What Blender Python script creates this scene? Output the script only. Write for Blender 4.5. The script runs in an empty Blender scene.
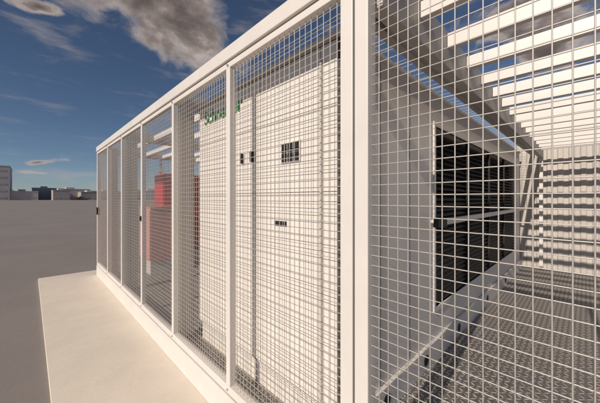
import bpy, bmesh, math, random
from mathutils import Vector
random.seed(3)
sc=bpy.context.scene
H=1.58; F=278.0; A=math.radians(44.2)
# ---------------- materials
def mat(name,col,rough=.5,metal=0,noise=.0,nscale=8,bump=0.0,bscale=60,col2=None):
    m=bpy.data.materials.new(name); m.use_nodes=True
    nt=m.node_tree; b=nt.nodes['Principled BSDF']
    b.inputs['Roughness'].default_value=rough; b.inputs['Metallic'].default_value=metal
    b.inputs['Base Color'].default_value=(*col,1)
    tc=nt.nodes.new('ShaderNodeTexCoord')
    if noise>0 or col2:
        n=nt.nodes.new('ShaderNodeTexNoise'); n.inputs['Scale'].default_value=nscale; n.inputs['Detail'].default_value=6
        n.inputs['Roughness'].default_value=.65
        nt.links.new(tc.outputs['Object'],n.inputs['Vector'])
        r=nt.nodes.new('ShaderNodeValToRGB')
        c2=col2 or tuple(c*(1-noise) for c in col)
        r.color_ramp.elements[0].position=.35; r.color_ramp.elements[1].position=.65
        r.color_ramp.elements[0].color=(*c2,1); r.color_ramp.elements[1].color=(*col,1)
        nt.links.new(n.outputs['Fac'],r.inputs['Fac']); nt.links.new(r.outputs['Color'],b.inputs['Base Color'])
    if bump>0:
        n2=nt.nodes.new('ShaderNodeTexNoise'); n2.inputs['Scale'].default_value=bscale; n2.inputs['Detail'].default_value=4
        nt.links.new(tc.outputs['Object'],n2.inputs['Vector'])
        bp=nt.nodes.new('ShaderNodeBump'); bp.inputs['Strength'].default_value=bump; bp.inputs['Distance'].default_value=.01
        nt.links.new(n2.outputs['Fac'],bp.inputs['Height']); nt.links.new(bp.outputs['Normal'],b.inputs['Normal'])
    return m
M_white=mat('white_powdercoat',(.72,.68,.64),.42,0,.06,3,.03,200)
M_frame=mat('frame_paint',(.71,.67,.63),.45,0,.08,2.5)
M_wire=mat('galvanised_wire',(.50,.47,.44),.45,.3)
M_cab=mat('cabinet_paint',(.77,.72,.67),.45,0,.05,1.7)
M_grey=mat('grey_panel',(.50,.465,.435),.55,0,.08,3)
M_beam=mat('beam_steel',(.46,.43,.40),.55,0,.12,4)
M_back=mat('back_wall_sheet',(.54,.50,.46),.6,0,.12,2)
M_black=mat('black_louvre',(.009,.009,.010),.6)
M_dark=mat('dark_seam',(.06,.06,.06),.7)
M_red=mat('red_paint',(.55,.02,.035),.5,0,.15,3)
M_pink=mat('sunlit_red_panel',(.70,.33,.31),.55,0,.1,3)  # red cabinet paled, sunlight on its face put into the colour
M_green=mat('green_lettering',(.01,.13,.04),.5)
M_slab=mat('concrete_slab',(.79,.70,.59),.85,0,.09,2.2,.3,140)
M_ground=mat('ground_asphalt',(.27,.238,.218),.95,0,.14,.35,.2,30)
M_b1=mat('building_render_hazed',(.52,.48,.47),.9,0,.1,.05)  # lightened wall colour, distance haze painted in
M_b2=mat('building_brown_hazed',(.42,.36,.34),.9,0,.1,.05)  # brown walls, also paled by haze put into the colour
M_glass=mat('window_hazed',(.40,.38,.39),.6)  # window tone pulled towards the walls, haze painted into it
def tread():
    m=bpy.data.materials.new('tread_plate'); m.use_nodes=True
    nt=m.node_tree; L=nt.links; b=nt.nodes['Principled BSDF']
    tc=nt.nodes.new('ShaderNodeTexCoord'); sp=nt.nodes.new('ShaderNodeSeparateXYZ'); L.new(tc.outputs['Object'],sp.inputs[0])
    def mt(op,a,bb=None):
        n=nt.nodes.new('ShaderNodeMath'); n.operation=op
        for i,v in enumerate((a,bb)):
            if v is None: continue
            if isinstance(v,(int,float)): n.inputs[i].default_value=v
            else: L.new(v,n.inputs[i])
        return n.outputs[0]
    x=mt('MULTIPLY',sp.outputs[0],1/.045); y=mt('MULTIPLY',sp.outputs[1],1/.045)
    fx=mt('SUBTRACT',mt('FRACT',x),.5); fy=mt('SUBTRACT',mt('FRACT',y),.5)
    par=mt('FLOORED_MODULO',mt('ADD',mt('FLOOR',x),mt('FLOOR',y)),2)
    s=mt('SUBTRACT',mt('MULTIPLY',par,2),1)
    sf=mt('MULTIPLY',s,fy)
    u=mt('MULTIPLY',mt('ADD',fx,sf),.707/.52); v=mt('MULTIPLY',mt('SUBTRACT',fx,sf),.707/.15)
    r=mt('ADD',mt('MULTIPLY',u,u),mt('MULTIPLY',v,v))
    h=mt('SUBTRACT',1,r); hc=nt.nodes.new('ShaderNodeClamp'); L.new(h,hc.inputs[0])
    rp=nt.nodes.new('ShaderNodeValToRGB'); rp.color_ramp.elements[0].position=0.05; rp.color_ramp.elements[1].position=.3
    rp.color_ramp.elements[0].color=(.22,.20,.185,1); rp.color_ramp.elements[1].color=(.72,.67,.62,1)
    L.new(hc.outputs[0],rp.inputs[0]); L.new(rp.outputs[0],b.inputs['Base Color'])
    bp=nt.nodes.new('ShaderNodeBump'); bp.inputs['Distance'].default_value=.004; L.new(hc.outputs[0],bp.inputs['Height']); L.new(bp.outputs[0],b.inputs['Normal'])
    b.inputs['Metallic'].default_value=.2; b.inputs['Roughness'].default_value=.5
    return m
M_tread=tread()
# ---------------- geometry helpers
def empty(name):
    e=bpy.data.objects.new(name,None); sc.collection.objects.link(e); e.empty_display_size=.2; return e
def mesh_obj(name,bm,mt_,parent=None,bevel=0):
    me=bpy.data.meshes.new(name); bm.to_mesh(me); bm.free(); me.materials.append(mt_)
    o=bpy.data.objects.new(name,me); sc.collection.objects.link(o)
    if parent: o.parent=parent
    if bevel:
        md=o.modifiers.new('bevel','BEVEL'); md.width=bevel; md.segments=2; md.limit_method='ANGLE'
    return o
def addbox(bm,x0,x1,y0,y1,z0,z1):
    v=[bm.verts.new((x,y,z)) for x in (x0,x1) for y in (y0,y1) for z in (z0,z1)]
    for f in ((0,1,3,2),(4,6,7,5),(0,4,5,1),(2,3,7,6),(0,2,6,4),(1,5,7,3)):
        bm.faces.new([v[i] for i in f])
def boxes(name,lst,mt_,parent=None,bevel=0):
    bm=bmesh.new()
    for b in lst: addbox(bm,*b)
    bmesh.ops.recalc_face_normals(bm,faces=bm.faces)
    return mesh_obj(name,bm,mt_,parent,bevel)
def addrod(bm,p,q,r,n=6):
    p=Vector(p);q=Vector(q);d=(q-p).normalized()
    a=d.orthogonal().normalized(); b=d.cross(a)
    R=[];S=[]
    for i in range(n):
        t=2*math.pi*i/n; o=(a*math.cos(t)+b*math.sin(t))*r
        R.append(bm.verts.new(p+o)); S.append(bm.verts.new(q+o))
    for i in range(n):
        j=(i+1)%n; f=bm.faces.new((R[i],R[j],S[j],S[i])); f.smooth=True
# ---------------- camera
cam=bpy.data.cameras.new('camera'); co=bpy.data.objects.new('camera',cam); sc.collection.objects.link(co)
cam.sensor_width=36; cam.lens=36*F/600; cam.clip_end=8000; cam.clip_start=.02
cam.shift_y=-3.0/600
co.location=(0,0,H); co.rotation_euler=(math.radians(90),0,-A); sc.camera=co
# ---------------- ground, slab
def sheet(name,x0,x1,y0,y1,z,mt_):
    bm=bmesh.new(); bm.faces.new([bm.verts.new(p) for p in ((x0,y0,z),(x1,y0,z),(x1,y1,z),(x0,y1,z))]); return mesh_obj(name,bm,mt_)
sheet('ground',-3000,3000,-3000,3000,-.03,M_ground)
boxes('concrete_pavement',[(.12,8.4,-6,-1.203,-.2,0),(.12,8.4,-1.2,7.55,-.2,0)],M_slab,None,.003)
# ---------------- cage
cage=empty('steel_mesh_enclosure')
Y0=-2.56;Y1=7.06;XB=7.5;ZT=2.64
JN=[(.626,.692),(.702,.768)]
pc=[1.76,2.82,3.88,4.94,6.0]
boxes('plinth_beam',[(.99,1.12,.700,Y1,0,.2),(.99,1.12,Y0,.694,0,.2)],M_frame,cage,.006)
boxes('bottom_rail',[(1.0,1.05,.768,7.0,.206,.262),(1.0,1.05,-.37,.626,.206,.262),(1.0,1.05,-2.5,-.43,.206,.262)],M_frame,cage,.004)
boxes('top_beam',[(.985,1.07,.700,Y1,2.545,ZT),(.985,1.07,Y0,.694,2.545,ZT)],M_frame,cage,.006)
boxes('top_rail',[(1.003,1.047,.768,7.0,2.50,2.542),(1.003,1.047,-.37,.626,2.50,2.542)],M_frame,cage,.003)
P=[(.998,1.06,a,b,.203,2.543) for a,b in JN]
P+=[(1.0015,1.052,c-.026,c+.026,.262,2.50) for c in pc]
P+=[(.997,1.06,7.0,Y1,.203,2.543),(.998,1.06,-.43,-.37,.203,2.543),(.998,1.06,Y0,-2.5,.203,2.543)]
boxes('post',P,M_frame,cage,.004)
# small fixings: door hinge / lock on panels
boxes('panel_lock',[(.978,.9995,6.93,6.985,1.25,1.40),(.985,.999,3.865,3.895,1.30,1.36)],M_black,cage,.003)
bm=bmesh.new()
for c in pc+[.66,.735]:
    for z in (.235,2.52):
        rs=bmesh.ops.create_cone(bm,cap_ends=True,segments=6,radius1=.008,radius2=.008,depth=.008)
        for v in rs['verts']:
            a,b_,d=v.co; v.co=(.999-.004+d*1.0 if z>1 or c>.8 else .996+d,c+a,z+b_)
mesh_obj('bolt_heads',bm,M_wire,cage)
# wire mesh facade
bm=bmesh.new(); r=.0020
def wires(bm,ya,yb,z0=.25,z1=2.52,x=1.025,s=.042):
    n=int((yb-ya)/s)
    for i in range(1,n+1):
        y=ya+(yb-ya)*i/(n+1); addrod(bm,(x,y,z0),(x,y,z1),r)
    n=int((z1-z0)/s)
    for i in range(1,n+1):
        z=z0+i*s; addrod(bm,(x+.004,ya,z),(x+.004,yb,z),r)
edges=[.765]+[c for c in pc]+[7.02]
for a,b in zip(edges[:-1],edges[1:]): wires(bm,a,b)
wires(bm,-.38,.63); wires(bm,-2.52,-.42)
mesh_obj('front_wire_mesh',bm,M_wire,cage)
# roof beams
bl=[(1.072,XB,.60,.665,2.40,2.62),(1.072,XB,.735,.79,2.46,2.62),(1.072,XB,2.80,2.88,2.48,2.62),(1.072,XB,4.9,4.98,2.48,2.62),(1.072,XB,6.98,7.05,2.5,2.62),(1.072,XB,-2.54,-2.47,2.4,2.62)]
boxes('roof_cross_beam',bl,M_beam,cage,.005)
sl=[]
x=1.45
while x<7.4:
    sl.append((x,x+.05,-2.465,.597,2.515,2.60)); 
    sl.append((x,x+.05,2.885,4.895,2.52,2.60)); sl.append((x,x+.05,4.985,6.975,2.52,2.60))
    x+=.40
boxes('roof_slat',sl,M_white,cage,.003)
bm=bmesh.new()
x=1.12
while x<7.4: addrod(bm,(x,.79,2.57),(x,2.8,2.57),r); x+=.1
y=.85
while y<2.8: addrod(bm,(1.07,y,2.575),(7.45,y,2.575),r); y+=.1
y=7.03
xx=1.1
while xx<XB: addrod(bm,(xx,y,.2),(xx,y,2.5),r); xx+=.05
z=.25
while z<2.5: addrod(bm,(1.06,y+.004,z),(XB,y+.004,z),r); z+=.05
mesh_obj('roof_and_end_wire_mesh',bm,M_wire,cage)
boxes('end_post',[(2.2+1.1*i,2.25+1.1*i,7.0,7.05,.2,2.5) for i in range(5)]+[(1.12,XB,7.0,7.06,0,.2)],M_frame,cage,.004)
# back wall corrugated
bm=bmesh.new(); prof=[]; y=Y0
while y<Y1:
    prof+=[(XB,y),(XB,y+.06),(XB+.02,y+.08),(XB+.02,y+.14)]; y+=.16
lo=[bm.verts.new((a,b,.1)) for a,b in prof]; hi=[bm.verts.new((a,b,2.7)) for a,b in prof]
for i in range(len(prof)-1): bm.faces.new((lo[i],lo[i+1],hi[i+1],hi[i]))
mesh_obj('corrugated_back_wall',bm,M_back,cage)
boxes('back_post',[(7.38,7.46,-.43,-.35,.15,2.5),(7.38,7.46,.6,.66,.15,2.4)],M_frame,cage,.004)
boxes('partition_panel',[(1.065,1.24,2.87,2.95,.152,2.47),(1.065,1.235,4.99,5.05,.152,2.47),(1.065,1.17,6.03,6.09,.152,2.5)],M_grey,cage,.003)
fl=sheet('tread_plate_floor',1.12,XB,Y0,7.0,.15,M_tread); fl.parent=cage
# ---------------- main cabinet
cab=empty('electrical_cabinet')
CX=1.25;CY0=.95;CY1=2.76;CZ=2.50;CXB=7.2
LX0,LX1,LZ0,LZ1=2.62,6.7,.6,2.23
boxes('base_skid',[(CX+.02,CXB,CY0-.03,CY1-.02,.152,.33)],M_cab,cab,.004)
boxes('body',[(CX,LX0,CY0,CY1,.335,CZ),(LX1,CXB,CY0,CY1,.335,CZ),(LX0+.001,LX1-.001,CY0,CY1,.335,LZ0),(LX0+.001,LX1-.001,CY0,CY1,LZ1,CZ),(LX0+.001,LX1-.001,CY0+.25,CY1,LZ0+.001,LZ1-.001)],M_cab,cab)
boxes('roof_cap',[(CX-.02,CXB+.02,CY0-.02,CY1+.02,CZ+.002,CZ+.03)],M_cab,cab,.004)
bm=bmesh.new()
z=LZ0+.03
while z<LZ1-.02:
    v=[bm.verts.new(p) for p in ((LX0,CY0+.01,z-.02),(LX1,CY0+.01,z-.02),(LX1,CY0+.06,z+.03),(LX0,CY0+.06,z+.03))]
    bm.faces.new(v); z+=.05
mesh_obj('louvre_blades',bm,M_black,cab)
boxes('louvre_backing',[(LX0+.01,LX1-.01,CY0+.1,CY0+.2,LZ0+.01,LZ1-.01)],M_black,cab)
boxes('louvre_mullion',[(x,x+.04,CY0-.004,CY0+.03,LZ0,LZ1) for x in (3.62,4.64,5.66)],M_black,cab)
boxes('louvre_frame',[(LX0-.04,LX0,CY0-.012,CY0+.02,LZ0-.04,LZ1+.04),(LX1,LX1+.04,CY0-.012,CY0+.02,LZ0-.04,LZ1+.04),(LX0+.001,LX1-.001,CY0-.012,CY0+.02,LZ1,LZ1+.04),(LX0+.001,LX1-.001,CY0-.012,CY0+.02,LZ0-.04,LZ0)],M_cab,cab,.003)
boxes('side_handrail',[(2.45,6.9,CY0-.14,CY0-.10,1.36,1.41)]+[(x,x+.03,CY0-.10,CY0-.004,1.365,1.395) for x in (2.5,4.6,6.8)],M_white,cab,.006)
boxes('rail_latch',[(2.34,2.45,CY0-.16,CY0-.09,1.345,1.415)],M_black,cab,.004)
boxes('side_seam',[(1.66,1.666,CY0-.002,CY0+.01,.34,CZ-.01),(2.1,2.106,CY0-.002,CY0+.01,.34,CZ-.01)],M_dark,cab)
bm=bmesh.new()
for x in (1.7,2.35,3.2,4.4,5.6):
    res=bmesh.ops.create_circle(bm,cap_ends=True,segments=24,radius=.045)
    for v in res['verts']:
        cx,cy,_=v.co; v.co=(x+cx,CY0-.033,.24+cy)
mesh_obj('skid_hole',bm,M_black,cab)
def door(y0,y1,z0,z1): return (CX-.012,CX-.001,y0+.003,y1-.003,z0+.002,z1-.002)
D=[]
ys=[.97,1.10,1.70,2.23,2.74]
for i in range(4):
    for z0,z1 in ((.36,1.62),(1.62,2.12),(2.12,2.48)):
        D.append(door(ys[i],ys[i+1],z0,z1))
boxes('front_door_panel',D,M_cab,cab,.002)
boxes('front_seam_backing',[(CX-.003,CX-.0005,.96,2.75,.35,2.49)],M_dark,cab)
fx=CX-.012
boxes('vent_window_frame',[(fx-.010,fx-.001,1.262,1.448,1.815,1.955)],M_cab,cab,.002)
boxes('vent_window',[(fx-.014,fx-.009,1.272+i*.058,1.322+i*.058,1.825+j*.062,1.883+j*.062) for i in range(3) for j in range(2)],M_black,cab)
boxes('label_plate',[(fx-.004,fx-.001,1.40+i*.045,1.438+i*.045,1.39,1.425) for i in range(3)],M_black,cab)
boxes('door_handle',[(fx-.03,fx-.002,1.915,1.94,1.86,1.94),(fx-.03,fx-.002,1.775,1.80,1.86,1.94)],M_black,cab,.004)
boxes('door_edge_strip',[(fx-.014,fx-.001,1.08,1.095,.38,2.40)],M_grey,cab)
t=bpy.data.curves.new('lettering','FONT'); t.body='Schneider'; t.size=.17; t.extrude=.002; t.offset=.003
to=bpy.data.objects.new('lettering',t); sc.collection.objects.link(to); t.materials.append(M_green)
to.rotation_euler=(math.radians(90),0,math.radians(-90)); to.location=(fx-.005,2.62,2.30); to.parent=cab
# ---------------- red equipment
rc=empty('red_cabinet')
boxes('body',[(2.05,2.95,6.35,6.9,.38,2.12)],M_red,rc,.01)
boxes('plinth',[(2.08,2.92,6.38,6.88,.152,.378)],M_frame,rc)
boxes('door',[(2.08,2.49,6.335,6.348,.42,2.08),(2.50,2.92,6.335,6.348,.42,2.08)],M_red,rc,.004)
boxes('handle',[(2.45,2.48,6.30,6.333,1.1,1.3)],M_black,rc,.004)
pk=empty('low_red_cabinet')
boxes('body',[(1.6,1.98,5.6,6.3,.40,1.40)],M_pink,pk,.008)
boxes('plinth',[(1.61,1.97,5.63,6.27,.152,.398)],M_frame,pk)
boxes('door',[(1.588,1.598,5.62,5.94,.43,1.36),(1.588,1.598,5.96,6.28,.43,1.36)],M_pink,pk,.003)
boxes('lid',[(1.58,2.0,5.58,6.32,1.403,1.425)],M_pink,pk,.004)
# ---------------- distant buildings
def building(name,az,dist,w,dep,h,m,fl):
    k=2.6; dist*=k; w*=k; dep*=k; h=h*k-1.6*(k-1)
    e=empty(name); a=math.radians(az); cx,cy=dist*math.sin(a),dist*math.cos(a)
    boxes('walls',[(cx-w/2,cx+w/2,cy,cy+dep,-.03,h)],m,e)
    boxes('parapet',[(cx-w/2-.2,cx+w/2+.2,cy-.2,cy+dep+.2,h+.01,h+.7)],m,e)
    win=[]
    nx=max(2,int(w/9)); fl=max(1,int(h/6))
    for f in range(fl):
        z=1.6+f*h/fl
        for i in range(nx):
            x=cx-w/2+(i+.5)*w/nx
            win.append((x-2.6,x+2.6,cy-.12,cy-.02,z,z+1.5))
    boxes('windows',win,M_glass,e)
    boxes('roof_plant',[(cx-w*.2,cx+w*.05,cy+2,cy+dep*.6,h+.72,h+2.4)],M_b1,e)
building('white_office_block',-4.9,150,15,20,13.5,M_b1,4)
for az,d,w,h,m in ((-.6,150,8,4.2,M_b1),(1.8,165,9,6.0,M_b1),(3.6,140,5,4.6,M_b2),(5.0,160,12,5.6,M_b1),(7.3,150,7,4.2,M_b2),(10,170,16,5,M_b1),(-14,160,30,7,M_b1),(17,180,24,6,M_b1),(-25,170,24,5,M_b2)):
    building('low_building',az,d,w,14,h,m,2)
bm=bmesh.new()
for i in range(90):
    az=math.radians(-60+i*1.6+random.uniform(-.6,.6)); d=random.uniform(600,900); cx,cy=d*math.sin(az),d*math.cos(az)
    w=random.uniform(20,60); addbox(bm,cx-w/2,cx+w/2,cy,cy+20,-.03,random.uniform(7,17))
bmesh.ops.recalc_face_normals(bm,faces=bm.faces)
mesh_obj('distant_building_row',bm,M_b1)
# ---------------- light
EL=math.radians(29); AZ=math.radians(265)
S=Vector((math.cos(EL)*math.sin(AZ),math.cos(EL)*math.cos(AZ),math.sin(EL)))
sd=bpy.data.lights.new('sun','SUN'); sd.energy=4.1; sd.angle=math.radians(.6); sd.color=(1,.885,.755)
so=bpy.data.objects.new('sun',sd); sc.collection.objects.link(so); so.rotation_euler=S.to_track_quat('Z','Y').to_euler()
w=bpy.data.worlds.new('World'); sc.world=w; w.use_nodes=True; nt=w.node_tree; L=nt.links; nt.nodes.clear()
out=nt.nodes.new('ShaderNodeOutputWorld'); bg=nt.nodes.new('ShaderNodeBackground'); bg.inputs[1].default_value=.062
sky=nt.nodes.new('ShaderNodeTexSky'); sky.sky_type='NISHITA'; sky.sun_disc=False; sky.sun_elevation=EL; sky.sun_rotation=AZ
sky.air_density=.85; sky.dust_density=.8; sky.ozone_density=2.5; sky.altitude=1500
L.new(sky.outputs[0],bg.inputs[0])
geo=nt.nodes.new('ShaderNodeTexCoord'); dirv=geo.outputs['Generated']
def mth(op,a,b=None,c=None):
    n=nt.nodes.new('ShaderNodeMath'); n.operation=op
    for i,v in enumerate((a,b,c)):
        if v is None: continue
        if isinstance(v,(int,float)): n.inputs[i].default_value=v
        else: L.new(v,n.inputs[i])
    return n.outputs[0]
def dot(v):
    n=nt.nodes.new('ShaderNodeVectorMath'); n.operation='DOT_PRODUCT'; L.new(dirv,n.inputs[0]); n.inputs[1].default_value=v; return n.outputs['Value']
fw=Vector((math.sin(A),math.cos(A),0)); rt=Vector((math.cos(A),-math.sin(A),0)); up=Vector((0,0,1))
def pd(px,py): return (fw+rt*((px-300)/F)+up*((198-py)/F)).normalized()
def noise(scale,detail=8,rough=.6,sq=1.0,off=0):
    mp=nt.nodes.new('ShaderNodeMapping'); mp.inputs['Scale'].default_value=(1,1,sq); mp.inputs['Location'].default_value=(off,off*.7,0)
    L.new(dirv,mp.inputs[0])
    n=nt.nodes.new('ShaderNodeTexNoise'); n.inputs['Scale'].default_value=scale; n.inputs['Detail'].default_value=detail; n.inputs['Roughness'].default_value=rough
    n.inputs['Distortion'].default_value=.3
    L.new(mp.outputs[0],n.inputs['Vector']); return n.outputs['Fac']
nz=noise(7,10,.58,1.6,3.1)
def cloud(c,e,asp,gain=1.0):
    C=pd(*c);E=pd(*e); a=(E-C); a=(a-C*a.dot(C)); ra=a.length; a.normalize(); b=C.cross(a).normalized(); rb=ra*asp
    u=mth('DIVIDE',dot(a),ra); v=mth('DIVIDE',dot(b),rb)
    r2=mth('SQRT',mth('ADD',mth('MULTIPLY',u,u),mth('MULTIPLY',v,v)))
    front=mth('GREATER_THAN',dot(C),0.3)
    val=mth('ADD',mth('SUBTRACT',1,r2),mth('MULTIPLY',mth('SUBTRACT',nz,.5),3.4*gain))
    return mth('MULTIPLY',val,front)
cl=[cloud((180,28),(255,72),.5,.6),cloud((140,-8),(245,18),.42,.5),cloud((38,162),(64,160),.22),cloud((34,172),(62,174),.16),cloud((38,6),(68,12),.35),cloud((520,30),(640,60),.4),cloud((330,-60),(420,-40),.4)]
m=cl[0]
for c in cl[1:]: m=mth('MAXIMUM',m,c)
def smooth(v,a,b,o=1.0):
    n=nt.nodes.new('ShaderNodeMapRange'); n.interpolation_type='SMOOTHSTEP'; L.new(v,n.inputs[0]); n.inputs[1].default_value=a; n.inputs[2].default_value=b; n.inputs[4].default_value=o; return n.outputs[0]
big=smooth(m,.05,.6,.95)
wisp=smooth(noise(5,9,.6,5,9.3),.50,.8,.33)
mask=mth('MAXIMUM',big,wisp)
rp=nt.nodes.new('ShaderNodeValToRGB'); el=rp.color_ramp.elements
el[0].position=.0; el[0].color=(.50,.43,.39,1); el[1].position=1; el[1].color=(.11,.088,.08,1)
e2=rp.color_ramp.elements.new(.4); e2.color=(.25,.205,.185,1)
L.new(smooth(mth('ADD',m,mth('MULTIPLY',mth('SUBTRACT',noise(12,8,.6,1,20),.5),1.5)),.2,1.2),rp.inputs[0])
bg2=nt.nodes.new('ShaderNodeBackground'); L.new(rp.outputs[0],bg2.inputs[0]); bg2.inputs[1].default_value=1
mx=nt.nodes.new('ShaderNodeMixShader'); L.new(mask,mx.inputs[0]); L.new(bg.outputs[0],mx.inputs[1]); L.new(bg2.outputs[0],mx.inputs[2]); L.new(mx.outputs[0],out.inputs[0])
sc.view_settings.view_transform='Standard'; sc.view_settings.look='None'; sc.view_settings.exposure=0
